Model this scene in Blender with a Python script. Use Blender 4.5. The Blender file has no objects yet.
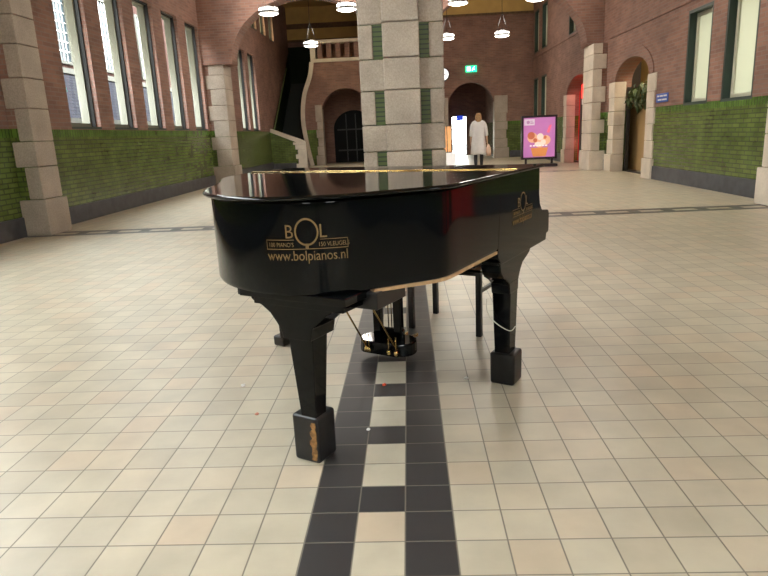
import bpy, bmesh, math, random
from mathutils import Vector, Matrix
random.seed(7)
S = bpy.context.scene
COL = S.collection
R = math.radians
T = 0.15                      # floor tile
GX, GY = -0.3476, 1.609       # a corner of the tile grid

# ------------------------------------------------------------------ materials
MATS = {}
def nt(name):
    m = bpy.data.materials.new(name); m.use_nodes = True
    n = m.node_tree.nodes; l = m.node_tree.links
    b = n['Principled BSDF']; MATS[name] = m
    return m, n, l, b
def plain(name, col, rough=.5, metal=0, spec=.5, coat=0, emit=None, es=0, noise=0, nscale=20):
    m, n, l, b = nt(name)
    b.inputs['Base Color'].default_value = (*col, 1)
    b.inputs['Roughness'].default_value = rough
    b.inputs['Metallic'].default_value = metal
    b.inputs['Specular IOR Level'].default_value = spec
    b.inputs['Coat Weight'].default_value = coat
    b.inputs['Coat Roughness'].default_value = .03
    if emit:
        b.inputs['Emission Color'].default_value = (*emit, 1); b.inputs['Emission Strength'].default_value = es
    if noise:
        tc = n.new('ShaderNodeTexCoord'); nz = n.new('ShaderNodeTexNoise'); nz.inputs['Scale'].default_value = nscale
        nz.inputs['Detail'].default_value = 4
        l.new(tc.outputs['Object'], nz.inputs['Vector'])
        r = n.new('ShaderNodeValToRGB')
        r.color_ramp.elements[0].position = .3; r.color_ramp.elements[1].position = .7
        r.color_ramp.elements[0].color = (*[c*(1-noise) for c in col], 1)
        r.color_ramp.elements[1].color = (*[min(1, c*(1+noise)) for c in col], 1)
        l.new(nz.outputs['Fac'], r.inputs['Fac']); l.new(r.outputs['Color'], b.inputs['Base Color'])
    return m
def math_n(n, l, op, a, b=None, c=None):
    x = n.new('ShaderNodeMath'); x.operation = op
    for i, v in enumerate((a, b, c)):
        if v is None: continue
        if isinstance(v, (int, float)): x.inputs[i].default_value = v
        else: l.new(v, x.inputs[i])
    return x.outputs[0]
def mixc(n, l, f, a, b):
    x = n.new('ShaderNodeMix'); x.data_type = 'RGBA'
    for k, v in ((0, f), (6, a), (7, b)):
        if isinstance(v, (int, float)): x.inputs[k].default_value = v
        elif isinstance(v, tuple): x.inputs[k].default_value = (*v, 1)
        else: l.new(v, x.inputs[k])
    return x.outputs[2]
def wall_uv(n, l):
    g = n.new('ShaderNodeNewGeometry'); s = n.new('ShaderNodeSeparateXYZ'); l.new(g.outputs['Position'], s.inputs[0])
    s2 = n.new('ShaderNodeSeparateXYZ'); l.new(g.outputs['True Normal'], s2.inputs[0])
    f = math_n(n, l, 'GREATER_THAN', math_n(n, l, 'ABSOLUTE', s2.outputs[0]), .6)
    mx = n.new('ShaderNodeMix'); mx.data_type = 'FLOAT'
    l.new(f, mx.inputs[0]); l.new(s.outputs[0], mx.inputs[2]); l.new(s.outputs[1], mx.inputs[3])
    c = n.new('ShaderNodeCombineXYZ'); l.new(mx.outputs[0], c.inputs[0]); l.new(s.outputs[2], c.inputs[1])
    return c.outputs[0], s.outputs[2]
def brick_tex(n, l, uv, bw, bh, c1, c2, mc, ms, bias=0, off=.5):
    t = n.new('ShaderNodeTexBrick'); l.new(uv, t.inputs['Vector'])
    t.inputs['Scale'].default_value = 1; t.inputs['Brick Width'].default_value = bw; t.inputs['Row Height'].default_value = bh
    t.inputs['Mortar Size'].default_value = ms; t.inputs['Mortar Smooth'].default_value = .3; t.inputs['Bias'].default_value = bias
    t.inputs['Color1'].default_value = (*c1, 1); t.inputs['Color2'].default_value = (*c2, 1); t.inputs['Mortar'].default_value = (*mc, 1)
    t.offset = off
    return t
def wall_mat(name, tiled=True):
    m, n, l, b = nt(name)
    uv, z = wall_uv(n, l)
    br = brick_tex(n, l, uv, .22, .065, (.26, .135, .10), (.19, .095, .072), (.22, .155, .125), .008)
    nz = n.new('ShaderNodeTexNoise'); nz.inputs['Scale'].default_value = 1.6; nz.inputs['Detail'].default_value = 6; l.new(uv, nz.inputs['Vector'])
    v = math_n(n, l, 'MULTIPLY_ADD', nz.outputs['Fac'], .9, .5)
    hs = n.new('ShaderNodeHueSaturation'); l.new(br.outputs['Color'], hs.inputs['Color']); l.new(v, hs.inputs['Value'])
    col = hs.outputs['Color']; h = br.outputs['Fac']; rough = .75
    if tiled:
        gt = brick_tex(n, l, uv, .22, .068, (.105, .145, .032), (.070, .105, .023), (.05, .065, .025), .010)
        gs = brick_tex(n, l, uv, .075, .3, (.09, .17, .028), (.06, .12, .02), (.03, .05, .015), .007, off=0)
        nz2 = n.new('ShaderNodeTexNoise'); nz2.inputs['Scale'].default_value = 3.1; nz2.inputs['Detail'].default_value = 5; l.new(uv, nz2.inputs['Vector'])
        v2 = math_n(n, l, 'MULTIPLY_ADD', nz2.outputs['Fac'], 1.5, .3)
        top = math_n(n, l, 'GREATER_THAN', z, 1.34)
        gcol = mixc(n, l, top, gt.outputs['Color'], gs.outputs['Color'])
        hs2 = n.new('ShaderNodeHueSaturation'); l.new(gcol, hs2.inputs['Color']); l.new(v2, hs2.inputs['Value'])
        low = math_n(n, l, 'LESS_THAN', z, 1.455)
        col = mixc(n, l, low, col, hs2.outputs['Color'])
        mx = n.new('ShaderNodeMix'); mx.data_type = 'FLOAT'; l.new(low, mx.inputs[0]); mx.inputs[2].default_value = .8; mx.inputs[3].default_value = .22
        l.new(mx.outputs[0], b.inputs['Roughness'])
        hm = n.new('ShaderNodeMix'); hm.data_type = 'FLOAT'; l.new(low, hm.inputs[0]); l.new(br.outputs['Fac'], hm.inputs[2]); l.new(gt.outputs['Fac'], hm.inputs[3])
        h = hm.outputs[0]
    else:
        b.inputs['Roughness'].default_value = rough
    l.new(col, b.inputs['Base Color'])
    bp = n.new('ShaderNodeBump'); bp.inputs['Strength'].default_value = .6; bp.inputs['Distance'].default_value = .008; bp.invert = True
    l.new(h, bp.inputs['Height']); l.new(bp.outputs[0], b.inputs['Normal'])
    return m
def stone_mat(name, col, amp=.35):
    m, n, l, b = nt(name)
    g = n.new('ShaderNodeNewGeometry')
    a = n.new('ShaderNodeTexNoise'); a.inputs['Scale'].default_value = 55; a.inputs['Detail'].default_value = 3; l.new(g.outputs['Position'], a.inputs['Vector'])
    c = n.new('ShaderNodeTexNoise'); c.inputs['Scale'].default_value = 2.6; c.inputs['Detail'].default_value = 6; l.new(g.outputs['Position'], c.inputs['Vector'])
    v = math_n(n, l, 'MULTIPLY_ADD', a.outputs['Fac'], amp*1.6, 1-amp*.8)
    v = math_n(n, l, 'MULTIPLY', v, math_n(n, l, 'MULTIPLY_ADD', c.outputs['Fac'], .7, .65))
    hs = n.new('ShaderNodeHueSaturation'); hs.inputs['Color'].default_value = (*col, 1); l.new(v, hs.inputs['Value'])
    l.new(hs.outputs['Color'], b.inputs['Base Color']); b.inputs['Roughness'].default_value = .6
    bp = n.new('ShaderNodeBump'); bp.inputs['Strength'].default_value = .3; bp.inputs['Distance'].default_value = .004
    l.new(a.outputs['Fac'], bp.inputs['Height']); l.new(bp.outputs[0], b.inputs['Normal'])
    return m
def floor_mat():
    m, n, l, b = nt('floor_tiles')
    g = n.new('ShaderNodeNewGeometry'); s = n.new('ShaderNodeSeparateXYZ'); l.new(g.outputs['Position'], s.inputs[0])
    M = lambda op, a, b2=None, c=None: math_n(n, l, op, a, b2, c)
    u = M('DIVIDE', M('SUBTRACT', s.outputs[0], GX), T); v = M('DIVIDE', M('SUBTRACT', s.outputs[1], GY), T)
    fu, fv = M('FLOOR', u), M('FLOOR', v)
    cu, cv = M('FRACT', u), M('FRACT', v)
    eu = M('MINIMUM', cu, M('SUBTRACT', 1, cu)); ev = M('MINIMUM', cv, M('SUBTRACT', 1, cv))
    e = M('MINIMUM', eu, ev)
    mr = n.new('ShaderNodeMapRange'); mr.inputs[1].default_value = .008; mr.inputs[2].default_value = .022; l.new(e, mr.inputs[0])
    tile = mr.outputs[0]
    def rng(x, a, bb): return M('MULTIPLY', M('GREATER_THAN', x, a-.5), M('LESS_THAN', x, bb+.5))
    def mod(x, k): return M('SUBTRACT', x, M('MULTIPLY', M('FLOOR', M('DIVIDE', M('ADD', x, .01), k)), k))
    # long band towards the pillar: dark, alternating, dark
    side = M('MAXIMUM', rng(fu, 0, 0), rng(fu, 2, 2))
    mid = M('MULTIPLY', rng(fu, 1, 1), rng(mod(fv, 3), 1, 1))
    band = M('MULTIPLY', M('MAXIMUM', side, mid), M('LESS_THAN', v, 45))
    def cross(r0):
        sd = M('MAXIMUM', rng(fv, r0, r0), rng(fv, r0+2, r0+2))
        md = M('MULTIPLY', rng(fv, r0+1, r0+1), rng(mod(fu, 3), 1, 1))
        return M('MAXIMUM', sd, md)
    dark = M('MAXIMUM', band, M('MAXIMUM', cross(45), cross(102)))
    wn = n.new('ShaderNodeTexWhiteNoise'); wn.noise_dimensions = '2D'
    cc = n.new('ShaderNodeCombineXYZ'); l.new(fu, cc.inputs[0]); l.new(fv, cc.inputs[1]); l.new(cc.outputs[0], wn.inputs['Vector'])
    cr = n.new('ShaderNodeValToRGB'); E = cr.color_ramp.elements
    E[0].position = 0; E[0].color = (.45, .395, .30, 1); E[1].position = 1; E[1].color = (.52, .425, .315, 1)
    x = E.new(.35); x.color = (.49, .44, .34, 1); x = E.new(.7); x.color = (.53, .47, .36, 1)
    l.new(wn.outputs['Value'], cr.inputs['Fac'])
    nz = n.new('ShaderNodeTexNoise'); nz.inputs['Scale'].default_value = 5; nz.inputs['Detail'].default_value = 5; l.new(g.outputs['Position'], nz.inputs['Vector'])
    hs = n.new('ShaderNodeHueSaturation'); l.new(cr.outputs['Color'], hs.inputs['Color']); l.new(M('MULTIPLY_ADD', nz.outputs['Fac'], .5, .72), hs.inputs['Value'])
    col = mixc(n, l, dark, hs.outputs['Color'], (.042, .038, .038))
    col = mixc(n, l, tile, (.17, .15, .12), col)
    l.new(col, b.inputs['Base Color'])
    r1 = M('MULTIPLY_ADD', nz.outputs['Fac'], .16, .27)
    l.new(r1, b.inputs['Roughness'])
    b.inputs['Specular IOR Level'].default_value = .5
    bp = n.new('ShaderNodeBump'); bp.inputs['Strength'].default_value = .35; bp.inputs['Distance'].default_value = .002
    l.new(tile, bp.inputs['Height']); l.new(bp.outputs[0], b.inputs['Normal'])
    return m
def glass_mat(name, tint=(1, 1, 1)):
    m, n, l, b = nt(name); n.remove(b)
    t = n.new('ShaderNodeBsdfTransparent'); t.inputs[0].default_value = (*tint, 1)
    g = n.new('ShaderNodeBsdfGlossy'); g.inputs['Roughness'].default_value = .02
    f = n.new('ShaderNodeFresnel'); f.inputs[0].default_value = 1.3
    ge = n.new('ShaderNodeNewGeometry')
    fr = math_n(n, l, 'MULTIPLY', f.outputs[0], math_n(n, l, 'SUBTRACT', 1, ge.outputs['Backfacing']))
    x = n.new('ShaderNodeMixShader'); l.new(fr, x.inputs[0]); l.new(t.outputs[0], x.inputs[1]); l.new(g.outputs[0], x.inputs[2])
    l.new(x.outputs[0], n['Material Output'].inputs[0]); return m
def frosted_mat(name, col, tr):
    m, n, l, b = nt(name); n.remove(b)
    t = n.new('ShaderNodeBsdfTranslucent'); t.inputs[0].default_value = (*tr, 1)
    d = n.new('ShaderNodeBsdfDiffuse'); d.inputs[0].default_value = (*col, 1)
    x = n.new('ShaderNodeMixShader'); x.inputs[0].default_value = .5; l.new(t.outputs[0], x.inputs[1]); l.new(d.outputs[0], x.inputs[2])
    l.new(x.outputs[0], n['Material Output'].inputs[0]); return m
def roof_mat():
    m, n, l, b = nt('slate_roof')
    tc = n.new('ShaderNodeNewGeometry'); s = n.new('ShaderNodeSeparateXYZ'); l.new(tc.outputs['Position'], s.inputs[0])
    c = n.new('ShaderNodeCombineXYZ'); l.new(s.outputs[1], c.inputs[0]); l.new(s.outputs[2], c.inputs[1])
    t = brick_tex(n, l, c.outputs[0], .22, .13, (.030, .030, .036), (.021, .021, .026), (.012, .012, .014), .012)
    l.new(t.outputs['Color'], b.inputs['Base Color']); b.inputs['Roughness'].default_value = .9; b.inputs['Specular IOR Level'].default_value = 0
    return m

WALL = wall_mat('brick_and_tile'); BRICK = wall_mat('red_brick', False)
STONE = stone_mat('granite', (.34, .285, .235), .5); STONE2 = stone_mat('pale_stone', (.54, .47, .39), .2)
SLATE = plain('slate', (.055, .058, .066), .45, noise=.3, nscale=6)
FLOOR = floor_mat()
GREEN = None
def green_tile():
    m, n, l, b = nt('green_glazed_brick'); uv, z = wall_uv(n, l)
    gt = brick_tex(n, l, uv, 3.1, .058, (.062, .095, .018), (.05, .078, .015), (.012, .022, .008), .009)
    l.new(gt.outputs['Color'], b.inputs['Base Color']); b.inputs['Roughness'].default_value = .5
    return m
GREEN = green_tile()
YEL = plain('ochre_plaster', (.52, .35, .12), .8, noise=.08, nscale=3)
FRIEZE = plain('brown_frieze', (.12, .07, .035), .8, noise=.3, nscale=9)
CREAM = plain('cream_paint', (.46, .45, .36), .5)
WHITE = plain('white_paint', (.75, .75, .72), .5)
CREAM_DIM = plain('dimmed_cream_paint', (.17, .165, .125), .5, spec=.2)  # same cream, darkened in colour to offset strong sky light on the left frames
DKGREEN = plain('dark_green_paint', (.012, .028, .022), .5)
BLACK = plain('black_lacquer', (.0025, .003, .0035), .06, spec=.22)
BLACKM = plain('black_satin', (.010, .010, .011), .35)
BLACKR = plain('black_worn', (.007, .007, .008), .38, noise=.6, nscale=18)
DARK = plain('dark_void', (.012, .012, .012), .7)
BRASS = plain('brass', (.62, .43, .16), .25, 1)
GOLD = plain('gold_lettering', (.15, .09, .028), .5)
TANW = plain('raw_wood', (.42, .27, .14), .6, noise=.2, nscale=30)
STEEL = plain('steel', (.45, .45, .45), .3, 1)
GLASS = glass_mat('window_glass', (.93, .96, .96)); AMBER = glass_mat('leaded_amber_glass', (1, .93, .70))
FROST = frosted_mat('frosted_pane', (.40, .41, .34), (.42, .43, .36))

# ------------------------------------------------------------------ mesh helpers
def link(o, parent=None):
    COL.objects.link(o)
    if parent: o.parent = parent
    return o
def obj(name, bm, mat, parent=None, smooth=False, bevel=0, seg=2):
    me = bpy.data.meshes.new(name)
    if isinstance(bm, bmesh.types.BMesh):
        bmesh.ops.recalc_face_normals(bm, faces=bm.faces); bm.to_mesh(me); bm.free()
    else: me = bm
    for mt in (mat if isinstance(mat, (list, tuple)) else [mat]): me.materials.append(mt)
    if smooth:
        for p in me.polygons: p.use_smooth = True
    o = bpy.data.objects.new(name, me); link(o, parent)
    if bevel:
        md = o.modifiers.new('bevel', 'BEVEL'); md.width = bevel; md.segments = seg; md.limit_method = 'ANGLE'; md.angle_limit = R(35)
    if smooth == 'auto':
        me.set_sharp_from_angle(angle=R(40))
    return o
def empty(name, loc=(0, 0, 0), rz=0):
    o = bpy.data.objects.new(name, None); o.location = loc; o.rotation_euler = (0, 0, rz); o.empty_display_size = .1
    return link(o)
def tag(o, label, cat, group=None, kind=None):
    o['label'] = label; o['category'] = cat
    if group: o['group'] = group
    if kind: o['kind'] = kind
    return o
def struct(o, label=None, cat=None):
    o['kind'] = 'structure'
    if label: o['label'] = label
    if cat: o['category'] = cat
    return o
def box(bm, x0, x1, y0, y1, z0, z1, M=None):
    vs = [bm.verts.new(Vector(p)) for p in ((x0,y0,z0),(x1,y0,z0),(x1,y1,z0),(x0,y1,z0),(x0,y0,z1),(x1,y0,z1),(x1,y1,z1),(x0,y1,z1))]
    for f in ((0,3,2,1),(4,5,6,7),(0,1,5,4),(1,2,6,5),(2,3,7,6),(3,0,4,7)): bm.faces.new([vs[i] for i in f])
    if M is not None:
        for v in vs: v.co = M @ v.co
    return vs
def boxes(*bs):
    bm = bmesh.new()
    for b in bs: box(bm, *b)
    return bm
def taper(bm, c0, h0, c1, h1):
    """square shaft from c0 (half sizes h0) up to c1 (half sizes h1)"""
    v = []
    for c, h in ((c0, h0), (c1, h1)):
        for sx, sy in ((-1,-1),(1,-1),(1,1),(-1,1)): v.append(bm.verts.new((c[0]+sx*h[0], c[1]+sy*h[1], c[2])))
    for f in ((3,2,1,0),(4,5,6,7),(0,1,5,4),(1,2,6,5),(2,3,7,6),(3,0,4,7)): bm.faces.new([v[i] for i in f])
def prism(bm, pts, f, a, b):
    """polygon pts (2D) swept from a to b; f(p, t) -> 3D"""
    lo = [bm.verts.new(f(p, a)) for p in pts]; hi = [bm.verts.new(f(p, b)) for p in pts]
    bm.faces.new(lo); bm.faces.new(hi[::-1])
    for i in range(len(pts)):
        j = (i+1) % len(pts); bm.faces.new((lo[i], hi[i], hi[j], lo[j]))
def tube(bm, pts, r, seg=10, caps=True):
    pts = [Vector(p) for p in pts]; rings = []
    rr = r if isinstance(r, (list, tuple)) else [r]*len(pts)
    for i, p in enumerate(pts):
        d = (pts[min(i+1, len(pts)-1)]-pts[max(i-1, 0)]).normalized()
        a = d.orthogonal() if i == 0 else (rings[-1][1] - d*rings[-1][1].dot(d))
        a.normalize(); b = d.cross(a)
        rings.append(([bm.verts.new(p+(a*math.cos(2*math.pi*k/seg)+b*math.sin(2*math.pi*k/seg))*rr[i]) for k in range(seg)], a))
    for i in range(len(rings)-1):
        A, B = rings[i][0], rings[i+1][0]
        for k in range(seg): bm.faces.new((A[k], A[(k+1) % seg], B[(k+1) % seg], B[k]))
    if caps: bm.faces.new(rings[0][0][::-1]); bm.faces.new(rings[-1][0])
def lathe(bm, prof, c=(0, 0, 0), seg=32):
    rings = []
    for r, z in prof:
        rings.append([bm.verts.new((c[0]+r*math.cos(2*math.pi*k/seg), c[1]+r*math.sin(2*math.pi*k/seg), c[2]+z)) for k in range(seg)])
    for i in range(len(rings)-1):
        for k in range(seg): bm.faces.new((rings[i][k], rings[i][(k+1) % seg], rings[i+1][(k+1) % seg], rings[i+1][k]))
    bm.faces.new(rings[0][::-1]); bm.faces.new(rings[-1])
def spline(pts, n=8, closed=False):
    P = [Vector(p) for p in pts]; out = []; N = len(P)
    for i in range(N if closed else N-1):
        a = P[(i-1) % N] if closed or i > 0 else P[0]; b = P[i]; c = P[(i+1) % N]; d = P[(i+2) % N] if closed or i+2 < N else P[-1]
        for k in range(n):
            t = k/n
            out.append(.5*((2*b)+(c-a)*t+(2*a-5*b+4*c-d)*t*t+(3*b-a-3*c+d)*t**3))
    if not closed: out.append(P[-1])
    return out
def slab(name, outline, holes, axis, pos, thick, mat, parent=None):
    """flat wall with holes; axis 'X': (y,z) profile at x=pos..pos+thick, 'Y': (x,z) profile at y=pos..pos+thick"""
    cu = bpy.data.curves.new(name, 'CURVE'); cu.dimensions = '2D'; cu.fill_mode = 'BOTH'; cu.extrude = abs(thick)/2
    for pl in [outline]+holes:
        s = cu.splines.new('POLY'); s.points.add(len(pl)-1); s.use_cyclic_u = True
        for i, p in enumerate(pl): s.points[i].co = (p[0], p[1], 0, 1)
    t = bpy.data.objects.new('t', cu); COL.objects.link(t)
    dg = bpy.context.evaluated_depsgraph_get(); me = bpy.data.meshes.new_from_object(t.evaluated_get(dg))
    bpy.data.objects.remove(t); bpy.data.curves.remove(cu)
    mid = pos+thick/2
    for v in me.vertices:
        x, y, z = v.co
        v.co = (mid+z, x, y) if axis == 'X' else (x, mid-z, y)
    me.name = name; me.materials.clear()
    return obj(name, me, mat, parent)
def rect(a, b, c, d): return [(a, c), (b, c), (b, d), (a, d)]
def arch(a, b, z0, zs, rise, n=20):
    c, r = (a+b)/2, (b-a)/2
    return [(a, z0), (b, z0)]+[(c+r*math.cos(math.pi*k/n), zs+rise*math.sin(math.pi*k/n)) for k in range(n+1)]
def ring(a, b, zs, rise, w, n=20):
    c, r = (a+b)/2, (b-a)/2
    P = [(c+(r+w)*math.cos(math.pi*k/n), zs+(rise+w)*math.sin(math.pi*k/n)) for k in range(n+1)]
    return P+[(c+r*math.cos(math.pi*k/n), zs+rise*math.sin(math.pi*k/n)) for k in range(n, -1, -1)]
_txt = {}
def text_mesh(s, size, extrude=.001, align='CENTER', sx=1, spacing=1):
    cu = bpy.data.curves.new('t', 'FONT'); cu.body = s; cu.size = size; cu.extrude = extrude; cu.align_x = align; cu.resolution_u = 4
    cu.space_character = spacing
    t = bpy.data.objects.new('t', cu); COL.objects.link(t)
    dg = bpy.context.evaluated_depsgraph_get(); me = bpy.data.meshes.new_from_object(t.evaluated_get(dg))
    bpy.data.objects.remove(t); bpy.data.curves.remove(cu)
    for v in me.vertices: v.co.x *= sx
    me.materials.clear()
    return me

# ------------------------------------------------------------------ room
XL, XR, YF, YB, ZC = -5.35, 5.10, 26.6, -7.0, 6.9
struct(obj('floor', boxes((-7.2, 8.6, YB-.5, 38, -.2, 0)), FLOOR), 'beige square floor tiles with dark tile bands', 'floor')
# left wall
LW = [(10.13+1.515*k, 11.12+1.515*k, 1.50, 4.07) for k in range(5)]
LW += [(20.9, 21.9, 1.50, 4.07), (22.35, 23.35, 1.50, 4.07)]
NEARW = [(.6+1.43*k, 1.62+1.43*k, 1.50, 4.07) for k in range(5)]
UPW = [(c-.42, c+.42, 5.04, 6.45) for c in (22.35, 23.7, 25.2, 26.75)]
UPN = [(c-.66, c+.66, 4.6, 6.65) for c in (-5.2, -3.6, -2, -.4, 1.2, 2.7, 4.2, 5.7, 7.2, 10.5, 12, 13.5, 15)]  # unseen upper windows, added and widened to let in more light
holes = [rect(a, b, c, d) for a, b, c, d in LW+NEARW+UPW+UPN]
struct(slab('wall_left', rect(YB, 31, 0, ZC), holes, 'X', XL, -.29, WALL), 'left brick wall with green tiled dado', 'wall')
# right wall
D1 = (13.95, 16.15, 2.08, .52); D2 = (18.2, 20.9, 2.05, .55)
RW = [(9.83, 10.80, 1.43, 3.05), (11.27, 12.22, 1.43, 3.05)]
RN = [(2.35, 3.35, 2.3, 3.7), (3.85, 4.85, 2.3, 3.7), (5.35, 6.35, 2.3, 3.7)]
FW = [(25.45, 26.3, 1.50, 3.02), (24.0, 24.9, 1.50, 3.02), (25.45, 26.3, 3.95, 5.5), (24.0, 24.9, 3.95, 5.5), (20.1, 20.9, 3.85, 5.4)]
holes = [rect(a, b, c, d) for a, b, c, d in RW+RN+FW]
UPR = [r for r in UPN if r[0] < 1]  # right-hand set, added as fill light for the right side
RED3 = [(2.35, 3.35, 0, 2.15), (3.85, 4.85, 0, 2.15), (5.35, 6.35, 0, 2.15)]
holes += [rect(*r) for r in UPR]
holes += [arch(D1[0], D1[1], -.01, D1[2], D1[3]), arch(D2[0], D2[1], -.01, D2[2], D2[3])]
o = slab('wall_right', rect(YB, 31, -.005, ZC), holes, 'X', XR, .38, WALL); struct(o, 'right brick wall with lit green tiled dado', 'wall')
# far wall with two arches and the balcony opening; its left end follows the stair
A1 = (1.66, 3.60, 1.98, 1.06); A2 = (-3.50, -1.50, 2.00, 1.05)
scurve = spline([(-4.05, 0), (-4.22, .95), (-4.31, 1.9), (-4.20, 2.8), (-3.90, 3.6), (-3.80, 4.11)], 6)
outl = [(6.0, 0), (6.0, ZC), (-3.72, ZC)] + [(p.x, p.y) for p in reversed(scurve)]
holes = [arch(*A1[:2], -.01, *A1[2:]), arch(*A2[:2], -.01, *A2[2:]), rect(-3.70, -1.2, 4.12, 6.2)]
outl = [(5.3, -.02), (5.3, 5.56), (-.9, 5.56), (-.9, 4.12), (-3.80, 4.12)] + [(p.x, p.y-.02) for p in reversed(scurve)]
struct(slab('wall_far', outl, holes[:2], 'Y', YF, .5, WALL), 'far brick wall with two arches', 'wall')
struct(slab('wall_far_upper', rect(-.9, 5.3, 5.56, ZC), [], 'Y', YF-.02, .5, YEL), 'ochre plaster band above the far brick wall', 'wall').name = 'trim_9'
BW = [(-2.6, -1.2), (1.2, 2.6)]  # unseen windows added to light the hall from behind
struct(slab('wall_back', rect(XL, XR, 0, ZC), [rect(a, b, 3.2, 6.0) for a, b in BW], 'Y', YB-.3, .3, WALL), 'back brick wall behind the camera, with windows added for fill light', 'wall')
struct(obj('wall_behind_stairs', boxes((XL, -.9, 30.4, 30.7, 0, 5.45)), BRICK)).name = 'wall_stair'
struct(obj('trim_10', boxes((XL, -.9, 30.38, 30.7, 5.45, ZC)), YEL))
struct(obj('ceiling', boxes((XL-.4, XR+.4, YB, 31, ZC, ZC+.3)), YEL), 'ochre ceiling', 'ceiling')
# yellow plaster above the brick in the far bay, with brown frieze
struct(obj('trim_11', boxes((-.9, 5.1, YF-.05, YF, 5.52, 5.60)), FRIEZE))
struct(obj('trim_12', boxes((XL, -.9, 30.33, 30.4, 5.42, 5.52), (XL, -.9, 30.35, 30.4, 5.98, 6.2)), FRIEZE))
# stone string courses on the right wall
struct(obj('trim_13', boxes((XR-.03, XR, 17.75, YF, 3.78, 3.86)), BRICK))
struct(obj('trim_14', boxes((XR-.03, XR, 9.0, 16.7, 3.20, 3.26)), BRICK))
# baseboards in dark slate
bm = bmesh.new(); box(bm, XL-.01, XL+.03, YB, YF, 0, .27)
struct(obj('baseboard_left', bm, SLATE, bevel=.006), 'dark slate base along the left wall', 'baseboard')
bm = bmesh.new()
for a, b in ((YB, D1[0]-.42), (D1[1]+.48, D2[0]-.4), (D2[1]+.4, YF)): box(bm, XR-.03, XR+.01, a, b, 0, .27)
struct(obj('baseboard_right', bm, SLATE, bevel=.006), 'dark slate base along the right wall', 'baseboard')
bm = bmesh.new()
for a, b in ((A2[1]+.4, A1[0]-.4), (A1[1]+.6, 5.1)): box(bm, a, b, YF-.03, YF+.01, 0, .27)
struct(obj('baseboard_far', bm, SLATE, bevel=.006), 'dark slate base along the far wall', 'baseboard')

# ---- windows
WN = [0]
def window_left(y0, y1, z0, z1, full=True, glass=GLASS, mull=False):
    WN[0] += 1; w = empty('window_%d' % WN[0], (XL-.17, (y0+y1)/2, z0)); w['kind'] = 'structure'
    h = (y1-y0)/2; H = z1-z0; f = .07
    fr = slab('window_frame', rect(-h, h, 0, H), [rect(-h+f, h-f, f, H-f)], 'X', -.122, .142, CREAM_DIM, w)
    bm = boxes((-.086, -.08, -h+f, h-f, f, H-f)); obj('glass_pane', bm, glass, w)
    obj('sill', boxes((.0, .18, -h, h, -.035, .002)), DKGREEN, w)
    obj('reveal_lining', boxes((.022, .09, h-.03, h, 0, H), (.022, .09, -h, h, H-.03, H)), DARK, w)
    if mull:
        bm = bmesh.new()
        for k in range(1, 5): box(bm, -.092, -.068, -h+f, h-f, H*k/5-.01, H*k/5+.01)
        box(bm, -.092, -.068, -.01, .01, f, H-f); obj('leading', bm, BLACKM, w)
    return w
for a in LW+NEARW: window_left(*a)
for a in UPW: window_left(*a, glass=AMBER, mull=True)
for a in UPN: window_left(*a)
for i, (a, b) in enumerate(BW):
    w = empty('window_%d' % (60+i), ((a+b)/2, YB-.15, 3.2)); w['kind'] = 'structure'; h = (b-a)/2
    slab('window_frame', rect(-h, h, 0, 2.8), [rect(-h+.07, -.03, .07, 2.73), rect(.03, h-.07, .07, 2.73)], 'Y', -.04, .08, CREAM, w)
    obj('glass_pane', boxes((-h+.07, h-.07, -.003, .003, .07, 2.73)), GLASS, w)
def window_right(y0, y1, z0, z1, mat=FROST):
    WN[0] += 1; w = empty('window_%d' % WN[0], (XR, (y0+y1)/2, z0)); w['kind'] = 'structure'
    h = (y1-y0)/2; H = z1-z0; f = .07
    # dark green lining of the reveal
    slab('reveal_lining', rect(-h, h, 0, H), [rect(-h+.05, h-.05, .05, H-.05)], 'X', .005, .25, DKGREEN, w)
    slab('window_frame', rect(-h+.05, h-.05, .05, H-.05), [rect(-h+.11, h-.11, .11, H-.11)], 'X', .13, .06, CREAM, w)
    obj('frosted_pane', boxes((.16, .168, -h+.11, h-.11, .11, H-.11)), mat, w)
    return w
for a in RW+RN: window_right(*a)
for a in FW: window_right(*a)
for r in UPR:
    w = window_left(*r); w.location.x = XR+.17; w.rotation_euler.z = math.pi
REDP = plain('red_door_paint', (.50, .012, .010), .35)
for i, (a, b, c, d) in enumerate(RED3):
    dd = empty('door_%d' % (6+i), (XR, (a+b)/2, 0)); dd['kind'] = 'structure'
    obj('door_leaf', boxes((-.05, -.005, -.5, .5, .02, 2.15)), REDP, dd, bevel=.006); obj('door_handle', boxes((-.10, -.05, .36, .39, .95, 1.15)), STEEL, dd)

# ---- piers, pillar, arches
ZJ = [0, .50, .94, 1.28, 1.71, 2.10, 2.52, 2.88, 3.14]
def pier(x0, sgn, y0, y1, label):
    """stone faced pier against a wall; x0 = face towards the hall, sgn = direction of the wall"""
    p = empty('wall_pier', (x0, (y0+y1)/2, 0)); h = (y1-y0)/2; wall = XL if sgn < 0 else XR; D = abs(wall-x0)
    s = lambda a, b: (min(a*sgn, b*sgn), max(a*sgn, b*sgn))
    obj('brick_core', boxes((*s(.03, D+.05), -h+.03, h-.03, 0, 3.14)), WALL, p)
    bm = bmesh.new()
    for i in range(len(ZJ)-1):
        long = i % 2 == 0
        L = D-.02 if long else D-.13
        g = .004
        if i == 0: box(bm, *s(-.04, D-.002), -h-.04, h+.04, 0, ZJ[1]-g)
        else: box(bm, *s(0, L), -h, h, ZJ[i]+g, ZJ[i+1]-g)
    obj('stone_blocks', bm, STONE if sgn < 0 else STONE2, p, bevel=.012)
    return tag(p, label, 'pier')
PL = dict(n=(-5.02, 8.46, 8.95), f=(-4.80, 17.3, 18.0)); PR = dict(n=(4.83, 8.3, 8.9), f=(4.74, 16.85, 17.75))
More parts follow.
